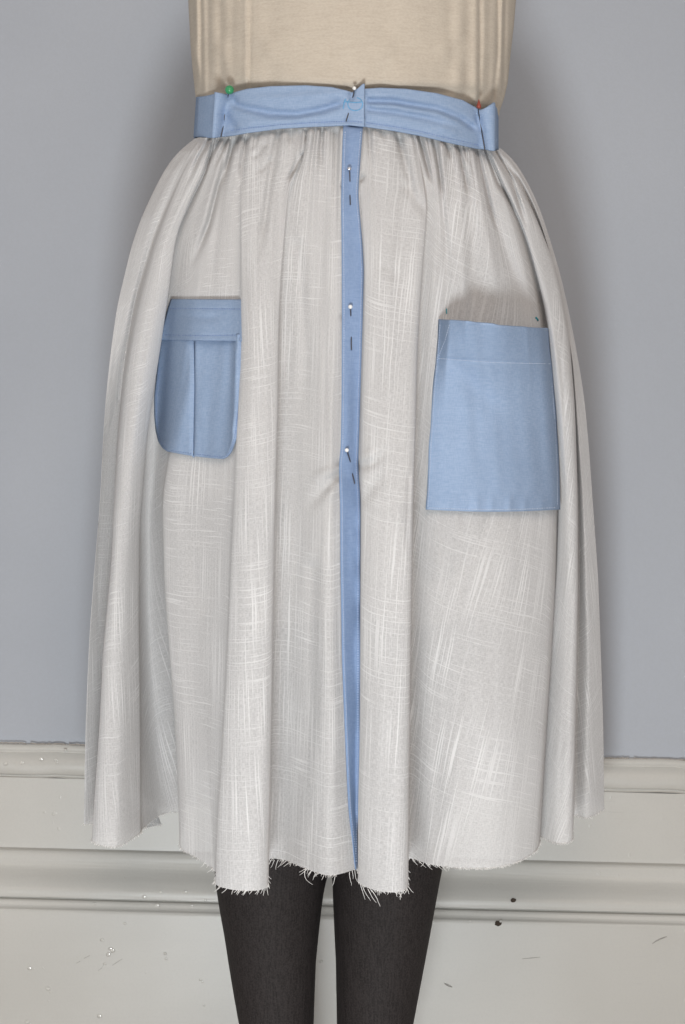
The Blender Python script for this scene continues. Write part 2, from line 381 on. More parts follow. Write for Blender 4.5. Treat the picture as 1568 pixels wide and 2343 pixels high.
# each column: seam x, [(x, y) down the cloth], hem (x, y, distance), ramp power
C = [
 (446, LEFT[1:-1], (192, 1885, 1.81), 1.0),                                                                                    # 0
 (456, [(400, 389), (372, 450), (335, 539), (297, 694), (269, 848), (257, 1000), (252, 1150), (262, 1400), (300, 1700)], (357, 1884, 1.93), 1.6),   # 1
 (463, [(416, 389), (390, 450), (352, 539), (309, 694), (284, 848), (268, 1000), (260, 1150), (266, 1400), (290, 1700)], (340, 1893, 1.92), 1.3),   # 2
 (468, [(426, 389), (399, 450), (364, 539), (321, 694), (292, 848), (276, 1000), (264, 1150), (256, 1284), (236, 1486), (228, 1658), (217, 1829)], (212, 1920, 1.74), 1.0),  # 3
 (477, [(455, 389), (425, 450), (383, 539), (352, 694), (326, 848), (308, 1000), (294, 1150), (275, 1486)], (265, 1938, 1.70), 1.0),   # 4
 (486, [(468, 389), (444, 435), (402, 539), (384, 682), (371, 769), (357, 860), (349, 906), (335, 1002), (326, 1118), (319, 1186), (316, 1400), (318, 1658)], (317, 1910, 1.762), 1.0),   # 5
 (491, [(474, 389), (450, 435), (400, 539), (376, 682), (362, 769), (348, 860), (342, 906), (330, 1002), (324, 1118), (318, 1186), (317, 1400), (322, 1658)], (328, 1896, 1.80), 0.85),   # 6
 (500, [(484, 389), (462, 450), (425, 539), (396, 682), (377, 860), (362, 1002), (345, 1150), (342, 1400), (356, 1658)], (374, 1862, 1.886), 1.25),   # 7
 (514, [(500, 389), (482, 450), (452, 560), (432, 682), (410, 860), (388, 1000), (366, 1143), (385, 1357), (400, 1507), (412, 1658)], (424, 1866, 1.88), 1.9),   # 8
 (527, [(516, 389), (500, 450), (480, 560), (462, 682), (440, 860), (410, 1000), (382, 1143), (381, 1357), (391, 1507), (402, 1658), (408, 1800)], (412, 1936, 1.704), 1.5),   # 9
 (545, [(538, 389), (526, 450), (515, 560), (506, 682), (488, 900), (468, 1150), (455, 1500)], (455, 1965, 1.642), 1.2),   # 10
 (560, [(550, 389), (548, 450), (546, 694), (538, 900), (526, 1150), (514, 1486)], (494, 1996, 1.576), 0.9),   # 11
 (570, [(559, 365), (557, 462), (556, 578), (557, 694), (559, 775), (557, 848), (549, 964), (541, 1143), (532, 1315), (525, 1486), (514, 1700), (502, 1872)], (497, 2025, 1.526), 0.9),   # 12
 (632, [(610, 420), (600, 550), (595, 694), (592, 900), (585, 1143), (577, 1400), (565, 1700)], (555, 2038, 1.503), 0.9),   # 13
 (695, [(684, 377), (659, 412), (651, 501), (642, 616), (636, 732), (634, 925), (628, 1143), (623, 1400), (619, 1658)], (612, 2028, 1.521), 0.9),   # 14
 (701, [(690, 377), (664, 412), (655, 501), (646, 616), (640, 732), (637, 925), (631, 1143), (625, 1400), (619, 1658)], (611, 1970, 1.632), 0.9),   # 15
 (722, [(708, 400), (700, 500), (686, 694), (677, 1000), (667, 1400)], (650, 1968, 1.635), 1.0),   # 16
 (745, [(740, 450), (731, 694), (723, 1000), (716, 1400)], (700, 1988, 1.593), 1.0),   # 17
 (768, [(763, 450), (759, 694), (754, 1000), (752, 1400)], (755, 2003, 1.567), 1.0),   # 18
 (787, [(x, y) for x, y in PL[1:-1]], (813, 1990, 1.59), 1.0),   # 19
 (808, [((interp_xy(PL, y)+interp_xy(PR, y))/2, y) for y in (380, 450, 560, 700, 900, 1060, 1150, 1400, 1700, 1850)], (818, 1990, 1.60), 1.0),   # 20
 (833, [(x+1, y) for x, y in PR[1:-1]], (826, 1988, 1.61), 1.0),   # 21
 (842, [(833, 450), (840, 620), (838, 740), (834, 900), (831, 1060), (832, 1150), (829, 1400), (827, 1700), (823, 1850)], (822, 2020, 1.535), 1.0),   # 22
 (890, [(890, 450), (890, 694), (886, 1000), (880, 1400)], (875, 2040, 1.50), 1.0),   # 23
 (945, [(960, 400), (972, 470), (966, 539), (958, 655), (950, 809), (947, 964), (942, 1143), (938, 1400), (936, 1572)], (932, 2033, 1.512), 0.9),   # 24
 (951, [(966, 400), (977, 470), (972, 539), (964, 655), (955, 809), (951, 964), (945, 1143), (940, 1400), (936, 1572)], (931, 1967, 1.637), 0.9),   # 25
 (972, [(990, 400), (1000, 470), (998, 560), (992, 694), (987, 1000), (985, 1400)], (985, 1978, 1.615), 1.0),   # 26
 (1001, [(1012, 443), (1024, 559), (1026, 616), (1025, 694), (1030, 1150)], (1040, 1985, 1.600), 1.0),   # 27
 (1028, [(1044, 443), (1054, 559), (1056, 655), (1075, 1150)], (1085, 1987, 1.597), 1.0),   # 28
 (1055, [(1074, 443), (1082, 539), (1084, 655), (1120, 1150)], (1120, 1986, 1.599), 1.0),   # 29
 (1080, [(1098, 443), (1116, 539), (1140, 674), (1170, 1150)], (1155, 1981, 1.608), 1.0),   # 30
 (1100, [(1120, 443), (1144, 539), (1174, 628), (1190, 674), (1213, 850), (1222, 1150), (1208, 1500)], (1192, 1969, 1.632), 1.0),   # 31
 (1110, [(1150, 443), (1180, 539), (1217, 674), (1246, 850), (1264, 1150), (1261, 1315), (1254, 1486), (1243, 1658)], (1227, 1946, 1.68), 1.1),   # 32
 (1116, [(1165, 460), (1192, 510), (1216, 578), (1246, 700), (1258, 829), (1275, 1000), (1279, 1143), (1274, 1315), (1264, 1486), (1252, 1658)], (1236, 1925, 1.76), 0.75),   # 33
 (1120, [(1166, 445), (1194, 501), (1217, 578), (1244, 686), (1256, 752), (1263, 829), (1275, 964), (1279, 1080), (1281, 1143), (1275, 1315), (1262, 1486), (1249, 1658)], (1231, 1912, 1.765), 1.3),   # 34
 (1127, [(1190, 450), (1226, 539), (1262, 686), (1284, 850), (1302, 1150), (1300, 1400), (1285, 1658)], (1270, 1928, 1.722), 1.3),   # 35
 (1133, [(1185, 420), (1225, 500), (1271, 616), (1300, 771), (1313, 925), (1321, 1138), (1322, 1357), (1318, 1572)], (1310, 1922, 1.735), 1.0),   # 36
 (1137, [(1190, 420), (1229, 500), (1274, 616), (1303, 771), (1316, 925), (1323, 1138), (1323, 1357), (1318, 1572)], (1310, 1868, 1.87), 0.8),   # 37
 (1141, [(1192, 405), (1232, 490), (1280, 650), (1312, 830), (1336, 1150), (1348, 1500)], (1345, 1871, 1.862), 1.0),   # 38
 (1144, RIGHT[1:-1], (1383, 1852, 1.914), 1.0),   # 39
]
NC = len(C); SUBD = 16; NR = 250
s = np.linspace(0, 1, NR); vv = 0.55*s+0.45*s**1.8
colx = np.zeros((NR, NC)); coly = np.zeros((NR, NC)); cold = np.zeros((NR, NC))
def env(px, py, t):
    """smooth bell of the skirt: distance of its front at a place"""
    l = interp_xy(LEFT, py); r = interp_xy(RIGHT, py)
    xc = (l+r)/2; w = (r-l)/2+3
    B = 0.10+0.16*t**0.8; dc = 1.75+0.05*t
    return dc-B*np.sqrt(np.clip(1-((px-xc)/w)**2, 0, 1))
for j, (sx, pts, hem, pw) in enumerate(C):
    sy = float(seam_y(sx)) if 0 < j < NC-1 else (317 if j == 0 else 338)
    ys = sy+(hem[1]-sy)*vv
    k = sorted([(sy, sx)]+[(y, x) for x, y in pts if sy+12 < y < hem[1]-5]+[(hem[1], hem[0])])
    k = np.array(k, float)
    xs = np.interp(ys, k[:, 0], k[:, 1])
    xs = sm(xs, 5.0); xs[0] = sx
    off = hem[2]-env(hem[0], hem[1], 1.0)
    cold[:, j] = env(xs, ys, vv)+off*vv**pw
    bul = {12: -.013, 13: -.017, 14: -.013, 3: -.004, 4: -.008, 5: -.008, 34: -.008, 35: -.010, 36: -.006, 23: -.006, 26: -.004}.get(j, 0)
    cold[:, j] += bul*np.exp(-((ys-860)/330.0)**2)
    bul = {27: .007, 28: -.005, 29: .007, 30: -.006, 31: .008, 17: .003, 8: .004, 10: -.004}.get(j, 0)
    cold[:, j] += bul*np.exp(-((ys-600)/150.0)**2)
    colx[:, j] = xs; coly[:, j] = ys
# Catmull-Rom across the cloth
def crom(a):
    n = a.shape[1]; out = []
    for j in range(n-1):
        p0 = a[:, max(j-1, 0)]; p1 = a[:, j]; p2 = a[:, j+1]; p3 = a[:, min(j+2, n-1)]
        for q in range(SUBD):
            f = q/SUBD
            out.append(0.5*((2*p1)+(-p0+p2)*f+(2*p0-5*p1+4*p2-p3)*f*f+(-p0+3*p1-3*p2+p3)*f**3))
    out.append(a[:, -1]); return np.stack(out, 1)
GX, GY, GD = crom(colx), crom(coly), crom(cold)
NU = GX.shape[1]
U = np.linspace(0, NC-1, NU)
# gathers at the seam: irregular pleats that die out downwards
pxs = np.interp(U, np.arange(NC), [c[0] for c in C])
gath = np.zeros((NR, NU))
for cells, amp, fall in ((165, 0.0028, 0.045), (100, 0.0038, 0.07), (60, 0.0046, 0.10), (30, 0.0040, 0.22)):
    xx = np.linspace(0, 1, 3000); nz = noise1(3000, cells)
    q = np.interp((pxs-440)/710.0, xx, nz)
    gath += amp*q[None, :]*np.exp(-vv/fall)[:, None]*np.clip(vv/0.008, 0.35, 1)[:, None]
GD = GD+gath*np.clip((np.minimum(pxs-440, 1150-pxs))/40, 0.3, 1)[None, :]
STROKES = [  # fold lines: points, depth, width, taper
 ([(545, 309), (529, 348), (501, 426), (479, 510), (455, 570), (432, 625)], .0085, 9, .4),
 ([(638, 298), (629, 342), (618, 412), (607, 496), (600, 539), (577, 636)], .0065, 10, .4),
 ([(604, 331), (588, 353), (574, 367)], .003, 8, .5), ([(617, 366), (600, 385), (580, 400)], .003, 7, .5),
 ([(690, 352), (676, 385), (656, 417)], .006, 4.5, .35),
 ([(565, 314), (555, 376), (554, 454)], .0055, 7, .5), ([(521, 316), (505, 350), (490, 387)], .005, 6, .5), ([(503, 318), (485, 352), (462, 400)], .005, 6, .5), ([(480, 318), (455, 360), (425, 430)], .006, 6, .5),
 ([(738, 292), (733, 342), (741, 398)], .003, 10, .5), ([(590, 303), (584, 330), (570, 350)], .004, 5, .5), ([(664, 296), (662, 330)], .004, 5, .6), ([(700, 296), (697, 330)], .004, 5, .6),
 ([(844, 292), (851, 370), (857, 454)], .004, 6, .5), ([(876, 294), (882, 331)], .004, 5, .6),
 ([(910, 299), (923, 348), (937, 406), (951, 454)], .008, 7, .4), ([(960, 309), (976, 370), (990, 426)], .007, 6, .4),
 ([(993, 317), (1007, 392), (1015, 454)], .006, 6, .4), ([(1021, 325), (1032, 367)], .005, 5, .5), ([(1049, 332), (1063, 398), (1074, 454)], .007, 6, .4),
 ([(1063, 334), (1074, 380)], .004, 5, .5), ([(1094, 342), (1107, 406), (1124, 482), (1145, 540)], .0085, 6, .4), ([(1113, 345), (1141, 420), (1186, 492)], .006, 6, .4),
 ([(1135, 348), (1169, 406), (1192, 478), (1212, 540)], .007, 6, .5), ([(935, 430), (962, 470), (975, 505)], .004, 14, .6),
 ([(820, 1066), (852, 1058), (895, 1020)], .0050, 13, .5), ([(838, 1046), (866, 1028)], -.0030, 14, .6), ([(832, 1140), (862, 1100), (878, 1062)], .0035, 17, .6), ([(776, 1082), (738, 1122), (694, 1178)], .0048, 15, .6), ([(772, 1110), (745, 1150)], -.0025, 15, .6),
 ([(776, 1072), (735, 1085), (700, 1110)], -.003, 10, .6), ([(936, 1090), (933, 1180), (931, 1270)], .004, 3.5, .2),
 ([(784, 424), (822, 424)], .0028, 8, .1), ([(776, 1060), (822, 1058)], .0035, 9, .1), ([(783, 724), (830, 724)], .0016, 8, .1),
 ([(880, 612), (905, 625), (930, 622)], .0016, 20, .6), ([(826, 412), (834, 396)], .004, 5, .5), ([(680, 560), (700, 800), (690, 1000)], .003, 16, .4), ([(716, 1300), (712, 1600), (690, 1900)], .004, 20, .4),
]
for pts, a, w, tp in STROKES:
    GD = GD+stroke(GX, GY, pts, a*(2.0 if pts[0][1] < 420 else 1.75), w*0.82, tp)
# faint overall unevenness of cloth
for k in range(5):
    n1 = noise1(NU, 60+20*k)[None, :]; n2 = noise1(NR, 6+2*k)[:, None]
    GD = GD+0.00035*n1*n2
for arr in (GD,): arr[:] = sm(arr, 0.9, 1)

def uv_at(px, py, u0, u1):
    """cloth distance at a picture place, searching only between columns u0 and u1"""
    a, b = int(u0*SUBD), int(u1*SUBD)+1
    gx, gy, gd = GX[:, a:b], GY[:, a:b], GD[:, a:b]
    px = np.atleast_1d(np.asarray(px, float)); py = np.atleast_1d(np.asarray(py, float)); out = np.zeros(px.shape)
    for i in range(px.size):
        k = ((gx-px.flat[i])**2+(gy-py.flat[i])**2)
        w = 1/(k+2.0)**2
        m = k < np.min(k)+140
        out.flat[i] = np.sum(gd[m]*w[m])/np.sum(w[m])
    return out

front = W(GX, GY, GD)                                   # NR x NU x 3
# the back of the skirt closes the loop
NB = 90; ph = np.linspace(0, math.pi, NB+2)[1:-1]
Rr, Lr = front[:, -1], front[:, 0]
Bb = 0.085+0.05*vv
waves = noise1(NB, 9); waves = waves*np.sin(ph)
back = np.zeros((NR, NB, 3))
for k, p in enumerate(ph):
    f = (1-math.cos(p))/2
    back[:, k] = Rr*(1-f)[..., None] if False else Rr*(1-f)+Lr*f
    back[:, k, 1] += (Bb+0.016*vv*waves[k])*math.sin(p)
back[:, :, 1] = np.minimum(back[:, :, 1], WY-0.03)
G = np.concatenate([front, back], 1)
hemlen = np.r_[0, np.cumsum(np.linalg.norm(np.diff(G[-1], axis=0), axis=1))]
vlen = np.r_[0, np.cumsum(np.linalg.norm(np.diff(G[:, NU//2], axis=0), axis=1))]
KC = [(0, -.14), (2.5, -.14), (2.5, -.17), (5.7, -.17), (5.7, -.26), (8.5, -.26), (8.5, -.04), (11.5, -.04), (11.5, -.09), (14.6, -.09), (14.6, .01), (21.4, .01), (21.4, .06), (24.6, .06), (24.6, .25), (32.7, .17), (32.7, .38), (36.6, .38), (36.6, -.32), (39, -.32)]
kk = np.array([max([q for q in KC if q[0] <= u+1e-9], key=lambda q: (q[0], KC.index(q)))[1] for u in U])
kk = np.r_[kk, np.zeros(NB)]
UU = hemlen[None, :]+kk[None, :]*(vlen[:, None]-vlen[-1]*0.5); VV = -vlen[:, None]+kk[None, :]*hemlen[None, :]
uvs = np.stack(np.broadcast_arrays(UU, VV), -1).reshape(-1, 2)
base0 = np.array([0, 0, 0.0])
skirt = empty('skirt', base0)
tag(skirt, 'gathered white slub linen skirt with blue waistband, placket and two pockets', 'skirt')
panel = mesh_obj('skirt_panel', G.reshape(-1, 3), grid_faces(NR, NU+NB, True), M_LINEN, skirt, uv=uvs)

# frayed threads hanging from the raw hem
paths = []
def thread(x, y, d, L, lean, curl=0.0):
    n = 8; out = []; a = random.uniform(-.25, .25); ph0 = random.uniform(0, 6.28)
    for t in np.linspace(0, 1, n):
        wv = 0.10*L*t*math.sin(ph0+t*random.choice((3.0, 4.0)))
        out.append(W(x+lean*L*t+(curl+a)*L*t*t+wv*.5, y-2+L*t*math.sqrt(max(0.05, 1-min(.95, lean*lean)*.5))*(1-.18*t*abs(a)*4), d+0.0005-0.003*t*math.sin(ph0)))
    return out
for i in range(2600):
    u = random.randrange(0, NU)
    x, y, d = GX[-1, u], GY[-1, u], GD[-1, u]
    if x > 440 and x < 1010:
        L = random.choice([3, 4, 5, 7, 9, 13]) ; lean = random.uniform(-.8, .4) if x < 800 else random.uniform(-.3, .9)
        if random.random() < 0.74: continue
    else:
        L = random.choice([2, 3, 4, 5, 7]); lean = random.uniform(-.7, .7)
    paths.append(thread(x, y, d, L, lean, random.uniform(-.3, .3)))
for (x, y, L, ln, cu) in [(620, 1970, 22, -.25, -.1), (628, 1970, 20, -.35, 0), (636, 1970, 24, -.3, 0), (648, 1970, 20, -.5, 0), (656, 1971, 16, -.8, 0), (664, 1974, 16, -1.0, .2), (700, 1990, 45, -.5, .7), (704, 1990, 20, -.9, 0), (712, 1995, 20, -.8, .3),
     (722, 2000, 17, -.4, 0), (742, 2004, 14, -.5, 0), (768, 2003, 28, -.2, 0), (800, 1997, 34, -.1, .15), (812, 1992, 34, 0, 0), (806, 1992, 22, .1, 0),
     (824, 2022, 42, .2, 0), (830, 2028, 40, .28, 0), (842, 2036, 36, .45, 0), (850, 2038, 46, .6, 0), (912, 2038, 22, .4, .1), (920, 2036, 26, -.2, .1), (926, 2034, 26, -.3, 0), (930, 2032, 20, .4, .2), (934, 2030, 18, .7, 0),
     (505, 2030, 16, -.7, 0), (520, 2034, 15, -.6, 0), (535, 2036, 16, -.5, 0), (552, 2037, 15, -.6, 0), (566, 2037, 16, -.5, 0), (580, 2036, 14, -.6, 0), (596, 2032, 20, -.3, 0), (605, 2030, 22, -.1, 0), (610, 2027, 24, .1, 0),
     (945, 1968, 16, .7, 0), (960, 1973, 18, .8, 0), (975, 1976, 20, .5, 0), (985, 1977, 16, .9, 0), (1000, 1981, 15, .8, 0), (1010, 1982, 18, .6, 0), (1022, 1983, 14, .5, 0)]:
    k = np.argmin((GX[-1]-x)**2+(GY[-1]-y)**2); paths.append(thread(x, y, GD[-1, k], L, ln, cu))
V, Fc = tube(paths, 0.00030, 4)
tag(mesh_obj('frayed_threads', V, Fc, M_THREAD, skirt), kind='stuff')

# ------------------------------------------------------------------ placket
def minf(a, w=2):
    o = a.copy()
    for ax in (0, 1):
        q = o.copy()
        for k in range(1, w+1):
            r1 = np.roll(o, k, ax); r2 = np.roll(o, -k, ax)
            if ax == 0: r1[:k] = o[:k]; r2[-k:] = o[-k:]
            else: r1[:, :k] = o[:, :k]; r2[:, -k:] = o[:, -k:]
            q = np.minimum(q, np.minimum(r1, r2))
        o = q
    return o
def strip(name, Lp, Rp, y0, y1, u0, u1, lift, mat, parent, n=150, m=9, thick=.0011):
    ys = np.linspace(y0, y1, n); X = np.zeros((n, m)); Y = np.zeros((n, m))
    l, r = sm(interp_xy(Lp, ys), 1.5), sm(interp_xy(Rp, ys), 1.5)
    for k in range(m):
        f = k/(m-1); X[:, k] = l*(1-f)+r*f; Y[:, k] = ys
    D0 = uv_at(X, Y, u0, u1); D = sm(sm(D0, 1.2, 0), 0.8, 1); D = np.minimum(D, sm(sm(minf(D0, 1), 1.5, 0), 0.8, 1))-lift
    o = mesh_obj(name, W(X, Y, D).reshape(-1, 3), grid_faces(n, m), mat, parent, solid=thick)
    return o, (X, Y, D)
plk, PG = strip('placket', PL, PR, 287, 1989, 18.7, 21.4, .0022, M_PLACKET, skirt, 200, 9)
def sampler(grid):
    X, Y, D = grid
    def f(px, py):
        k = (X-px)**2+(Y-py)**2; w = 1/(k+1.0)**2; m = k < k.min()+120
        return float(np.sum(D[m]*w[m])/np.sum(w[m]))
    return f
def dashes(poly, samp, pitch=5.6, length=3.4, width=0.00065, lift=.0006):
    P = np.array(poly, float); t = np.r_[0, np.cumsum(np.hypot(*np.diff(P, axis=0).T))]
    V, Fc = [], []
    q = 1.0
    while q+length < t[-1]:
        pts = []
        for f in (q, q+length):
            x, y = np.interp(f, t, P[:, 0]), np.interp(f, t, P[:, 1]); pts.append(W(x, y, samp(x, y)-lift))
        a, b = pts; d = (b-a)/np.linalg.norm(b-a); sde = np.cross(d, (0, 1, 0)); sde = sde/np.linalg.norm(sde)*width*.5
        fr = np.array((0, -.00035, 0)); bk = np.array((0, .0006, 0)); n0 = len(V)
        V += [a+sde+bk, a-sde+bk, b-sde+bk, b+sde+bk, a+fr*.4, (a+b)/2+fr, b+fr*.4]
        Fc += [(n0+0, n0+4, n0+5), (n0+0, n0+5, n0+3), (n0+3, n0+5, n0+6), (n0+1, n0+5, n0+4), (n0+1, n0+2, n0+5), (n0+2, n0+6, n0+5), (n0, n0+1, n0+4), (n0+2, n0+3, n0+6)]
        q += pitch
    return V, Fc
def stitching(polys, samp, parent, mat, **kw):
    V, Fc = [], []
    for p in polys:
        v, f = dashes(p, samp, **kw); Fc += [tuple(i+len(V) for i in q) for q in f]; V += v
    o = mesh_obj('stitching', V, Fc, mat, parent, smooth=False); o['kind'] = 'stuff'; return o
ysd = np.linspace(300, 1975, 120)
splk = sampler(PG)
stitching([[(interp_xy(PL, y)+4.5, y) for y in ysd], [(interp_xy(PR, y)-4.5, y) for y in ysd]], splk, plk, M_STITCH)

# ------------------------------------------------------------------ flap pocket
def patch(name, X, Y, D, mat, parent, thick=.0012):
    return mesh_obj(name, W(X, Y, D).reshape(-1, 3), grid_faces(*X.shape), mat, parent, solid=thick)
pL = [(369, 765), (367, 778), (360, 840), (353, 906), (353, 950), (356, 985), (362, 1010), (372, 1026), (384, 1033.5)]
pR = [(557.5, 765), (558, 780), (557.5, 848), (553, 905), (549, 950), (545, 985), (540, 1010), (532, 1033), (522, 1046), (512, 1050.5)]
n, m = 90, 61
fv = np.linspace(0, 1, n); X = np.zeros((n, m)); Y = np.zeros((n, m))
def along(poly, f):
    P = np.array(poly, float); t = np.r_[0, np.cumsum(np.hypot(*np.diff(P, axis=0).T))]; t /= t[-1]
    return np.stack([sm(np.interp(f, t, P[:, 0]), 1.2), sm(np.interp(f, t, P[:, 1]), 1.2)], 1)
l, r = along(pL, fv), along(pR, fv)
xp = np.interp(l[:, 1], [770, 880, 1040], [444.5, 446, 443])
fp = (xp-l[:, 0])/(r[:, 0]-l[:, 0]); wp = 1.1/(r[:, 0]-l[:, 0])
GR = np.array([-2.4, -1.0, -.8, 0, .8, 1.0, 2.4]); n1, n2 = 26, 28; m = n1+n2+7; X = np.zeros((n, m)); Y = np.zeros((n, m)); FX = np.zeros(m); GQ = np.zeros(m)
for k in range(m):
    if k < n1: f = (fp-3*wp)*(k/(n1-1))
    elif k < n1+7: f = fp+GR[k-n1]*wp; GQ[k] = 1.0 if abs(GR[k-n1]) < .9 else 0
    else: f = (fp+3*wp)+(1-fp-3*wp)*((k-n1-7)/(n2-1))
    FX[k] = f.mean()
    X[:, k] = l[:, 0]*(1-f)+r[:, 0]*f; Y[:, k] = l[:, 1]*(1-f)+r[:, 1]*f+2.4*np.sin(math.pi*f)*fv**6
D0 = uv_at(X, Y, 6.6, 11.6); D = sm(sm(D0, 2.0, 0), 2.0, 1); D = sm(np.minimum(D, minf(D0, 2)-.0006), 1.0, 0)-.001
fxx = FX[None, :]
edge = np.minimum(np.minimum(fxx, 1-fxx)*8, 1)
puff = 0.0045*np.sin(np.pi*np.clip(fxx, 0, 1))*np.clip((1-fv)[:, None]*4, 0, 1)
D = D-.0022-puff-0.0015*edge
D = D+GQ[None, :]*0.007*np.clip((1-fv)[:, None]*25, 0, 1)
cargo = patch('flap_pocket', X, Y, D, M_BLUE, skirt)
cargo['label'] = 'blue cargo pocket with flap and centre pleat'
scg = sampler((X, Y, D))
inn = [(x+5, y) for x, y in pL[2:]]+[(390, 1030), (440, 1038), (505, 1046)]+[(x-5, y-2) for x, y in pR[::-1][1:7]]
stitching([inn], scg, cargo, M_STITCHD, width=.0006)
# the pleat fold under the slit
# flap
fL = [(391, 684), (384, 705), (376, 735), (365, 777)]; fR = [(560, 685), (561, 720), (562, 760), (562, 779.5)]
n, m = 34, 50; fv = np.linspace(0, 1, n); X = np.zeros((n, m)); Y = np.zeros((n, m)); l, r = along(fL, fv), along(fR, fv)
for k in range(m):
    f = k/(m-1); X[:, k] = l[:, 0]*(1-f)+r[:, 0]*f; Y[:, k] = l[:, 1]*(1-f)+r[:, 1]*f
D = uv_at(X, Y, 6.6, 11.6); D = sm(sm(D, 1.6, 0), 2.0, 1)
fxx = np.linspace(0, 1, m)[None, :]
D = D-(.0065+.0065*fv[:, None])*np.clip((1-fxx)*9, .85, 1)-0.0085*np.sin(np.pi*np.clip(fxx, .02, .98))*fv[:, None]**0.8-.0012*fv[:, None]
D = D+stroke(X, Y, [(420, 722), (470, 728), (520, 722)], .0016, 9, .4)+stroke(X, Y, [(370, 766), (460, 768), (557, 766)], .0009, 2.2, .01)+stroke(X, Y, [(385, 706), (460, 706), (556, 707)], .0008, 2.0, .01)
flap = patch('pocket_flap', X, Y, D, M_BLUE, cargo, .0018)
sfl = sampler((X, Y, D))
stitching([[(388, 706), (460, 706), (554, 707)], [(372, 766), (460, 768), (555, 766)]], sfl, cargo, M_STITCHD, width=.0006)

# ------------------------------------------------------------------ patch pocket
n, m = 110, 80; fv = np.linspace(0, 1, n); X = np.zeros((n, m)); Y = np.zeros((n, m))
qL = [(1004, 733), (997, 820), (990, 900), (984, 1000), (975, 1166)]; qR = [(1256, 752), (1264, 829), (1275, 964), (1280, 1080), (1281, 1166)]
l, r = along(qL, fv), along(qR, fv)
for k in range(m):
    f = k/(m-1); X[:, k] = l[:, 0]*(1-f)+r[:, 0]*f; Y[:, k] = l[:, 1]*(1-f)+r[:, 1]*f+5*math.sin(math.pi*f)*fv**3
wl = noise1(n, 9)*0.9; wr = noise1(n, 9)*0.9
X += wl[:, None]*np.clip(1-np.linspace(0, 1, m)*12, 0, 1)[None, :]+wr[:, None]*np.clip(1-(1-np.linspace(0, 1, m))*12, 0, 1)[None, :]
top_wave = np.interp(np.linspace(0, 1, m), [0, .1, .3, .5, .55, .7, .85, 1], [-2, -2.0, -1, 0, 1.5, 0.5, 0, -1])
Y += top_wave[None, :]*((1-fv)**4)[:, None]*1.5
D0 = uv_at(X, Y, 25.0, 33.2); D = sm(sm(D0, 3.0, 0), 2.0, 1); D = sm(sm(np.minimum(D, minf(D0, 3)-.0008), 1.5, 0), 1.5, 1)-.0012
fxx = np.linspace(0, 1, m)[None, :]
gape = np.interp(fxx, [0, .03, .10, .25, .5, .8, .93, 1], [0, .12, .62, .95, 1, .9, .55, .15])*0.056
down = np.clip(1-fv/0.55, 0, 1)[:, None]**1.8
D = D-.0025-gape*down-0.0015*np.minimum(np.minimum(fxx, 1-fxx)*10, 1)
D = D+stroke(X, Y, [(1040, 835), (1100, 900), (1150, 960)], .0045, 26, .5)+stroke(X, Y, [(1003, 821), (1100, 826), (1262, 832)], .0012, 3, .01)
for xx in (1040, 1090, 1125, 1165, 1200, 1240): D = D-stroke(X, Y, [(xx, 1164), (xx+3, 1120)], .0018, 8, .8)
patchp = patch('patch_pocket', X, Y, D, M_BLUE, skirt, .0014)
patchp['label'] = 'plain blue patch pocket gaping open at its top edge'
spp = sampler((X, Y, D))
stitching([[(x+4, y) for x, y in along(qL, np.linspace(0.02, .985, 40))], [(x-5, y) for x, y in along(qR, np.linspace(0.3, .985, 40))], [(981, 1162), (1060, 1165), (1130, 1166), (1200, 1165), (1275, 1161)],
           [(1003, 820), (1060, 824), (1130, 829), (1200, 831), (1260, 832)], [(1029, 742), (1020, 775), (1004, 816)]], spp, patchp, M_STITCH)
# teal marker dots above the patch pocket
def ink(name, pts, samp, w, mat, parent, lift=.0005):
    V, Fc = [], []; P = [W(x, y, samp(x, y)-lift) for x, y in pts]; k = len(P)
    for i in range(k):
        a = P[max(i-1, 0)]; b = P[min(i+1, k-1)]; d = (b-a)/np.linalg.norm(b-a); sd = np.cross(d, (0, 1, 0)); sd = sd/np.linalg.norm(sd)*w*.5
        V += [P[i]+sd, P[i]-sd, P[i]+np.array((0, .0008, 0))]
    for i in range(k-1):
        a = i*3; Fc += [(a, a+1, a+4, a+3), (a+1, a+2, a+5, a+4), (a+2, a, a+3, a+5)]
    return mesh_obj(name, V, Fc, mat, parent)
def cloth(u0, u1):
    return lambda x, y: float(uv_at(x, y, u0, u1)[0])
ink('marker_dot', [(1022, 706), (1022, 712), (1022.5, 718)], cloth(25.5, 27.4), .0008, M_TEAL, skirt, .0008)
ink('marker_dot', [(1225, 727), (1227, 729.5), (1229, 732), (1230, 735)], cloth(30, 33), .0028, M_TEAL, skirt, .0008)

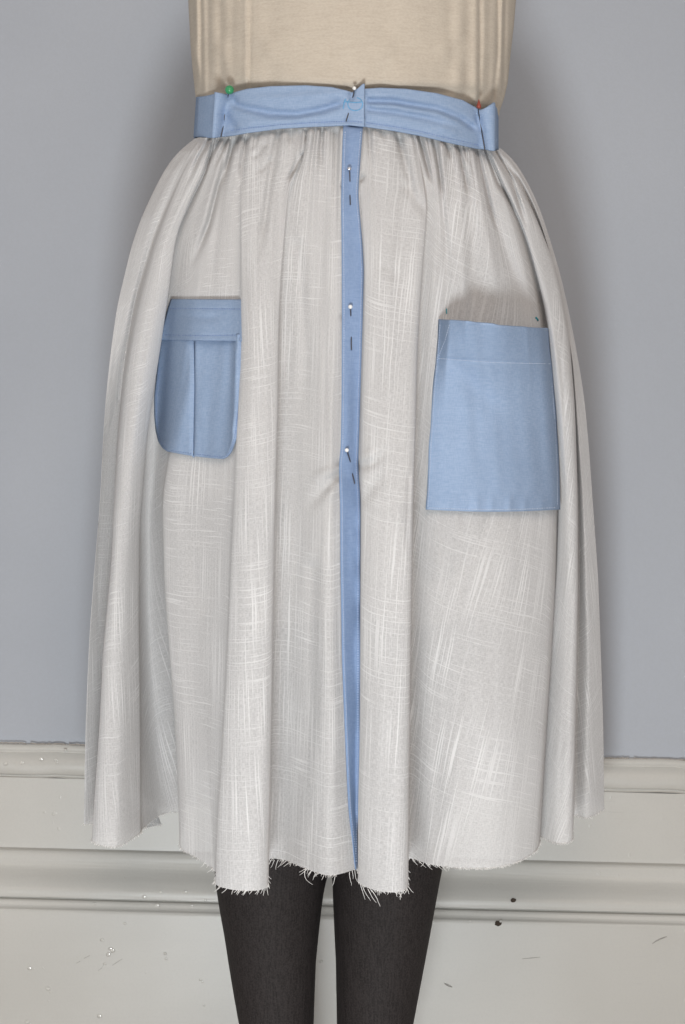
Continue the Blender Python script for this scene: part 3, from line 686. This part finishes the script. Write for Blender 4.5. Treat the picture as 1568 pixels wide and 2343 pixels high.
# ------------------------------------------------------------------ waistband
def wdep(px):      # the waist oval
    return 1.75-0.103*np.sqrt(np.clip(1-((px-793)/356.0)**2, 0, 1))
TOPL = [(440, 226), (449, 222), (483, 218), (491, 210.5), (510, 214), (522, 217), (536, 211), (565, 203), (620, 197), (700, 195), (760, 199), (790, 206), (806, 211), (818, 203), (831, 191), (834, 191)]
TOPR = [(820, 204), (835, 203), (870, 200.5), (930, 203), (1000, 213), (1060, 229), (1088, 245), (1097, 252), (1112, 247), (1133, 234), (1136, 247), (1141, 251), (1150, 254)]
def band(name, cols, top, strokes, parent, m=26):
    """cols: (x top, x bottom, depth offset, y shift top)"""
    cols = np.array(cols, float); k = len(cols); X = np.zeros((m, k)); Y = np.zeros((m, k)); D = np.zeros((m, k))
    tp = np.array(top, float)
    for j in range(k):
        xt, xb, dof, yof = cols[j]
        yt = np.interp(xt, tp[:, 0], tp[:, 1])+yof; yb = seam_y(xb)-0.5
        for i in range(m):
            f = i/(m-1); X[i, j] = xt*(1-f)+xb*f; Y[i, j] = yt*(1-f)+yb*f
            D[i, j] = wdep(X[i, j])-.006+dof
    for pts, a, w, tpz, hd in strokes: D += stroke(X, Y, pts, a*1.5, w, tpz, hd)
    return X, Y, D
leftcols = [(449, 443, .026, 0), (457, 452, .018, 0), (470, 465, .012, 0), (485, 479, .008, 0), (500, 492, .005, 0), (512, 502, .001, 0),
            (511, 500, -.006, 0), (503, 494, -.011, 0), (494, 486.5, -.0145, 0), (491.5, 484.5, -.0185, 0), (491, 484, -.022, 0), (494, 487, -.0235, 0), (502, 493, -.0195, 0), (511, 500, -.0130, 0), (518, 505, -.007, 0), (523, 509, -.003, 0), (527, 513, -.0025, 0)]
xs = np.linspace(534, 834, 76)
leftcols += [(x, 519+(833-519)*((x-534)/300.0), -.0015-.003*math.exp(-((x-565)/40)**2)-.004*np.clip((x-800)/34, 0, 1), 0) for x in xs]
lst = [([(520, 234), (560, 247), (620, 259), (680, 262), (740, 250), (800, 230)], .0048, 7.5, .12, .12), ([(560, 225), (640, 226), (740, 218), (800, 214)], -.0018, 10, .2, .2), ([(540, 283), (640, 280), (760, 262)], -.0016, 10, .3, .2),
       ([(510, 303), (560, 294), (640, 285), (720, 280), (800, 277), (834, 279)], .0020, 2.6, .01, .01), ([(806, 212), (804, 232)], .003, 6, .3, 0), ([(512, 262), (530, 285), (548, 300)], .003, 9, .4, 0), ([(524, 222), (545, 236)], .003, 6, .4, 0), ([(797, 262), (791, 279)], .0012, 5, .3, 0)]
X, Y, D = band('waistband', leftcols, TOPL, lst, skirt)
D = sm(D, 0.8, 0)
wb1 = patch('waistband', X, Y, D, M_BLUE, skirt, .0016); swl = sampler((X[:, 17:], Y[:, 17:], D[:, 17:])); swf = sampler((X, Y, D))
xs = np.linspace(822, 1086, 70)
rightcols = [(x, x, -.0005+.003*np.clip((840-x)/10, 0, 1)-.002*math.exp(-((x-1000)/60)**2), 0) for x in xs]
rightcols = [(a, 822+(1098-822)*((a-822)/264.0), c, e) for a, b, c, e in rightcols]
rightcols += [(1092, 1104, -.002, 0), (1098, 1109, -.005, 0), (1106, 1114, -.013, 0), (1117, 1122, -.020, 0), (1127, 1129, -.0250, 0), (1132.5, 1132.5, -.0260, 0), (1134, 1134, -.0245, 0), (1132.5, 1132.5, -.0205, 0), (1126, 1126, -.010, 0), (1119, 1121, -.005, 0), (1117, 1120, -.001, 0), (1124, 1126, .004, 2), (1134, 1135, .012, 4), (1141, 1141, .026, 2)]
rst = [([(836, 231), (900, 232), (1000, 249), (1050, 268), (1096, 300)], .0046, 6.5, .08, .03), ([(836, 249), (900, 256), (980, 271), (1060, 296)], .0030, 5.5, .35, .03), ([(836, 218), (900, 219), (1000, 235)], -.0012, 8, .4, .1), ([(836, 241), (900, 244), (1000, 260), (1070, 288)], -.0022, 5, .3, .1),
       ([(836, 280), (900, 289), (960, 300), (1030, 317), (1100, 333)], .0020, 2.6, .01, .01), ([(1090, 262), (1100, 290), (1108, 305)], .003, 5, .2, .1), ([(1000, 290), (1060, 308)], -.0015, 9, .4, .3)]
X2, Y2, D2 = band('waistband', rightcols, TOPR, rst, skirt); D2 = sm(D2, 0.8, 0)
wb2 = patch('waistband', X2, Y2, D2, M_BLUE, skirt, .0016); swr = sampler((X2[:, :75], Y2[:, :75], D2[:, :75])); swrf = sampler((X2, Y2, D2))
# back of the waistband
pr = W(X2[:, -1], Y2[:, -1], D2[:, -1]); plf = W(X[:, 0], Y[:, 0], D[:, 0]); nb = 40; vb = np.zeros((26, nb, 3))
for k, p in enumerate(np.linspace(0, math.pi, nb)):
    f = (1-math.cos(p))/2; vb[:, k] = pr*(1-f)+plf*f; vb[:, k, 1] += .095*math.sin(p)
mesh_obj('waistband_back', vb.reshape(-1, 3), grid_faces(26, nb), M_BLUE, skirt, solid=.0015)
stitching([[(528, 299), (560, 294), (640, 285), (720, 280), (800, 277), (830, 279)]], swl, wb1, M_STITCHD, width=.0006)
stitching([[(838, 280), (900, 289), (960, 300), (1030, 317), (1096, 332)]], swr, wb2, M_STITCHD, width=.0006)
# hand drawn "10" with a bar through the ring
pen = []
ink('marker_numeral', [(785.5, 249), (787, 240), (789, 230), (792, 226)], swl, .0008, M_PEN, wb1)
ink('marker_numeral', [(786, 236), (792, 231), (796, 235)], swl, .00075, M_PEN, wb1)
ink('marker_numeral', [(813+17*math.cos(a), 238+15*math.sin(a)) for a in np.linspace(-1.35, 3.9, 34)], swl, .0007, M_PEN, wb1)
ink('marker_numeral', [(792, 232.5), (802, 233.5), (812, 234.5), (828, 233.5)], swl, .00075, M_PEN, wb1)

# ------------------------------------------------------------------ person
person = empty('person', (0, 0, 0))
tag(person, 'standing person in cream jersey top and black tights wearing the gathered skirt', 'person')
def ring(cx, cy, z, rx, ry, n=28):
    return [(cx+rx*math.cos(2*math.pi*k/n), cy+ry*math.sin(2*math.pi*k/n), z) for k in range(n)]
def loft(bm, rings):
    R = [[bm.verts.new(v) for v in r] for r in rings]; n = len(R[0])
    for a, b in zip(R, R[1:]):
        for k in range(n): bm.faces.new((a[k], a[(k+1) % n], b[(k+1) % n], b[k]))
    bm.faces.new(R[0][::-1]); bm.faces.new(R[-1])
LEG_D = 1.74
def leg_rings(outer, inner):
    out = []
    for y in (1150, 1400, 1700, 1850, 1950, 2020, 2080, 2140, 2200, 2270, 2343, 2430, 2550, 2680):
        o = np.interp(y, [q[1] for q in outer], [q[0] for q in outer]); i = np.interp(y, [q[1] for q in inner], [q[0] for q in inner])
        c = W((o+i)/2, y, LEG_D); r = abs(o-i)/2/F*LEG_D
        out.append(ring(c[0], c[1], c[2], r*1.02, r*1.06))
    return out
bm = bmesh.new()
Lo = [(420, 1150), (452, 1400), (476, 1700), (490, 1950), (497, 2040), (515, 2140), (530, 2240), (548, 2343), (572, 2430), (610, 2550), (622, 2680)]
Li = [(792, 1150), (780, 1400), (768, 1700), (747, 1900), (745, 2000), (733, 2090), (722, 2200), (717, 2343), (714, 2430), (712, 2550), (710, 2680)]
Ro = [(1140, 1150), (1090, 1400), (1048, 1700), (1018, 1950), (1006, 2010), (990, 2100), (968, 2220), (945, 2343), (922, 2430), (890, 2550), (880, 2680)]
Ri = [(764, 1150), (762, 1400), (752, 1700), (761, 1900), (762, 2000), (764, 2050), (765, 2100), (770, 2200), (772, 2343), (774, 2430), (778, 2550), (782, 2680)]
loft(bm, leg_rings(Lo, Li)[::-1]); loft(bm, leg_rings(Ro, Ri)[::-1])
for sx, (o, i) in ((-1, (622, 710)), (1, (880, 782))):          # ankles and feet
    ax = ((o+i)/2-CX)/F*LEG_D
    loft(bm, [ring(ax, -.01, z, rx, ry) for z, rx, ry in ((.02, .026, .034), (.06, .024, .03), (.10, .022, .026), (.14, .0225, .026))])
    rr = []
    for y, h, w in ((.04, .035, .022), (.0, .055, .029), (-.06, .05, .034), (-.12, .034, .038), (-.16, .024, .034), (-.185, .014, .022)):
        rr.append([(ax+sx*.012*(-y/.16)+w*math.cos(2*math.pi*k/28), y, h*.5+.002+h*.5*math.sin(2*math.pi*k/28)) for k in range(28)])
    loft(bm, rr)
cx0 = (793-CX)/F*1.75
loft(bm, [ring(cx0, -.0, z, rx, ry) for z, rx, ry in ((.66, .11, .065), (.74, .130, .07), (.84, .130, .072), (.93, .118, .066), (1.02, .108, .055), (1.08, .105, .055), (1.16, .11, .06), (1.26, .115, .065), (1.30, .115, .065))])
me = bpy.data.meshes.new('body'); bm.to_mesh(me); bm.free(); me.materials.append(M_TIGHTS)
body = bpy.data.objects.new('body', me); COL.objects.link(body); body.parent = person
md = body.modifiers.new('one_surface', 'REMESH'); md.mode = 'VOXEL'; md.voxel_size = 0.0028; md.use_smooth_shade = True
md = body.modifiers.new('relax', 'SMOOTH'); md.factor = 0.5; md.iterations = 10
# slip worn under the skirt
sl = []
for z, rx, ry in ((1.035, .112, .060), (1.0, .118, .066), (.92, .130, .076), (.80, .138, .084), (.70, .142, .088), (.607, .145, .090)):
    sl.append([(cx0+rx*math.cos(2*math.pi*k/96), ry*math.sin(2*math.pi*k/96), z+(.004*math.sin(7*2*math.pi*k/96) if z < .65 else 0)) for k in range(96)])
mesh_obj('slip', np.array(sl).reshape(-1, 3), grid_faces(6, 96, True), M_SLIP, person, solid=.001)
# jersey top
yv = np.linspace(-260, 330, 60)
tl = np.interp(yv, [-260, 0, 100, 150, 215, 260, 330], [420, 431, 436, 440, 447, 455, 470]); tr = np.interp(yv, [-260, 0, 60, 130, 190, 225, 250, 330], [1192, 1181, 1176, 1168, 1162, 1154, 1145, 1130])
NF = 190; fr = np.zeros((60, NF, 3)); TX = np.zeros((60, NF)); TY = np.zeros((60, NF)); TD = np.zeros((60, NF))
for k in range(NF):
    a = math.pi*k/(NF-1); TX[:, k] = (tl+tr)/2-(tr-tl)/2*math.cos(a); TY[:, k] = yv; TD[:, k] = 1.757-(.1115-.012*np.clip((yv-190)/25, 0, 1)-.035*np.clip((yv-235)/50, 0, 1))*math.sin(a)
TS = [([(571, -260), (571, 60), (570, 198)], .0045, 3.0), ([(566, -260), (564, 190)], -.0030, 5), ([(456, -260), (462, 220)], .006, 4), ([(448, -260), (452, 220)], -.004, 4), ([(472, -260), (478, 220)], .004, 5), ([(500, -260), (506, 220)], .003, 6), ([(530, -260), (532, 220)], .002, 7),
      ([(1098, -260), (1100, 100), (1097, 240)], .0055, 3.2), ([(1088, -260), (1088, 240)], -.0045, 6), ([(1142, -260), (1140, 120), (1128, 235)], .005, 4), ([(1152, -260), (1146, 220)], -.004, 4), ([(1163, -260), (1152, 220)], .005, 4), ([(1068, -260), (1068, 220)], .002, 7), ([(1030, -260), (1034, 220)], .0022, 9), ([(1118, -260), (1120, 220)], .002, 6)]
for pts, a, w in TS: TD += stroke(TX, TY, pts, a*0.6, w*1.25, .01)
for k in range(4): TD += 0.0007*noise1(NF, 12+6*k)[None, :]*noise1(60, 5+2*k)[:, None]
fr = W(TX, TY, TD); bk = np.zeros((60, 60, 3))
for k, p in enumerate(np.linspace(0, math.pi, 62)[1:-1]):
    f = (1-math.cos(p))/2; bk[:, k] = fr[:, -1]*(1-f)+fr[:, 0]*f; bk[:, k, 1] += .10*math.sin(p)
mesh_obj('jersey_top', np.concatenate([fr, bk], 1).reshape(-1, 3), grid_faces(60, NF+60, True), M_TEE, person, solid=.0008)

# ------------------------------------------------------------------ sewing pins
def pin(label, pts, samp, head, hr, hmat, lift0=.004, squash=1.0, cone=False):
    """pts: (x, y, height above cloth in mm) along the shaft, the first at the head"""
    P = [W(x, y, samp(x, y)-h*.001) for x, y, h in pts]
    o = empty('sewing_pin', P[-1]); tag(o, label, 'pin', 'pins holding the skirt closed')
    a = np.array(P); t = np.linspace(0, len(P)-1, 40); q = np.stack([np.interp(t, np.arange(len(P)), a[:, k]) for k in range(3)], 1); q = sm(q, 1.2, 0)
    V, Fc = tube([q], .00055, 6, False); mesh_obj('shaft', V, Fc, M_STEEL, o, origin=P[-1])
    bm = bmesh.new()
    if cone:
        d = 0
        prof = [(0, .0016), (.0012, .0021), (.0028, .0018), (.0052, .0010), (.0072, .0004), (.0078, .0001)]; rings = []
        for z, r in prof: rings.append([bm.verts.new((r*math.cos(2*math.pi*k/14), r*math.sin(2*math.pi*k/14), z)) for k in range(14)])
        for A, B in zip(rings, rings[1:]):
            for k in range(14): bm.faces.new((A[k], A[(k+1) % 14], B[(k+1) % 14], B[k]))
        bm.faces.new(rings[0][::-1]); bm.faces.new(rings[-1])
    else:
        bmesh.ops.create_uvsphere(bm, u_segments=18, v_segments=12, radius=hr)
        for v in bm.verts: v.co.z *= squash
    c = W(head[0], head[1], samp(pts[0][0], pts[0][1])-head[2]*.001)-P[-1]
    bmesh.ops.translate(bm, verts=bm.verts, vec=Vector(c))
    me = bpy.data.meshes.new('head'); bm.to_mesh(me); bm.free(); me.polygons.foreach_set('use_smooth', [True]*len(me.polygons)); me.materials.append(hmat)
    h = bpy.data.objects.new('head', me); COL.objects.link(h); h.parent = o
    return o
pin('pin with large green bead head pinching the waistband tuck', [(525, 206, 5), (523, 217, 2), (521, 224, -1), (515, 255, -3), (511, 286, -1.2), (510.5, 292, .9), (508.5, 302, 1.3), (506, 313, 1.2)], swf, (525.5, 205.5, 5.0), .0038, M_GREEN)
pin('white headed pin at the waistband overlap above the inked 10', [(811, 202, 3), (810, 212, 1.8), (808.5, 220, .5), (806, 226, -2), (800, 252, -2), (797.5, 260, .2), (795, 268, 1.0), (792, 278, .8)], swl, (811, 202, 3.0), .0016, M_WHITE)
pin('pin with dark red cone head pinching the waistband tuck', [(1095.5, 246, 6), (1094.5, 252, 5), (1095, 258, 2), (1099, 275, -2), (1102, 298, -1), (1103.5, 307, 4), (1106, 322, 6), (1110, 345, 7)], swrf, (1096, 248, 6), .002, M_RED, cone=True)
pin('pin with shiny steel ball head high on the placket', [(800, 386, 3.2), (800.5, 400, 2.0), (801, 412, .6), (801, 420, -2), (801, 442, -2), (801, 449, .5), (801.5, 458, 1.2), (802, 469, .8)], splk, (799.5, 386, 3.2), .0019, M_SILVER)
pin('upright white headed pin at the middle of the placket', [(802, 702, 4), (802.5, 711, 2.5), (803, 720, .5), (803, 728, -2), (804, 765, -2), (804, 774, .6), (804, 787, 1.2), (804.5, 801, .8)], splk, (802, 702, 4.0), .0018, M_WHITE)
pin('slanted white headed pin low on the placket, lowest of the row', [(794, 1030, 4), (797, 1041, 2.5), (801, 1053, .5), (803, 1062, -2), (806, 1080, -2), (807, 1087, .6), (809.5, 1096, 1.2), (812, 1107, .8)], splk, (794, 1030, 4.0), .0017, M_WHITE)
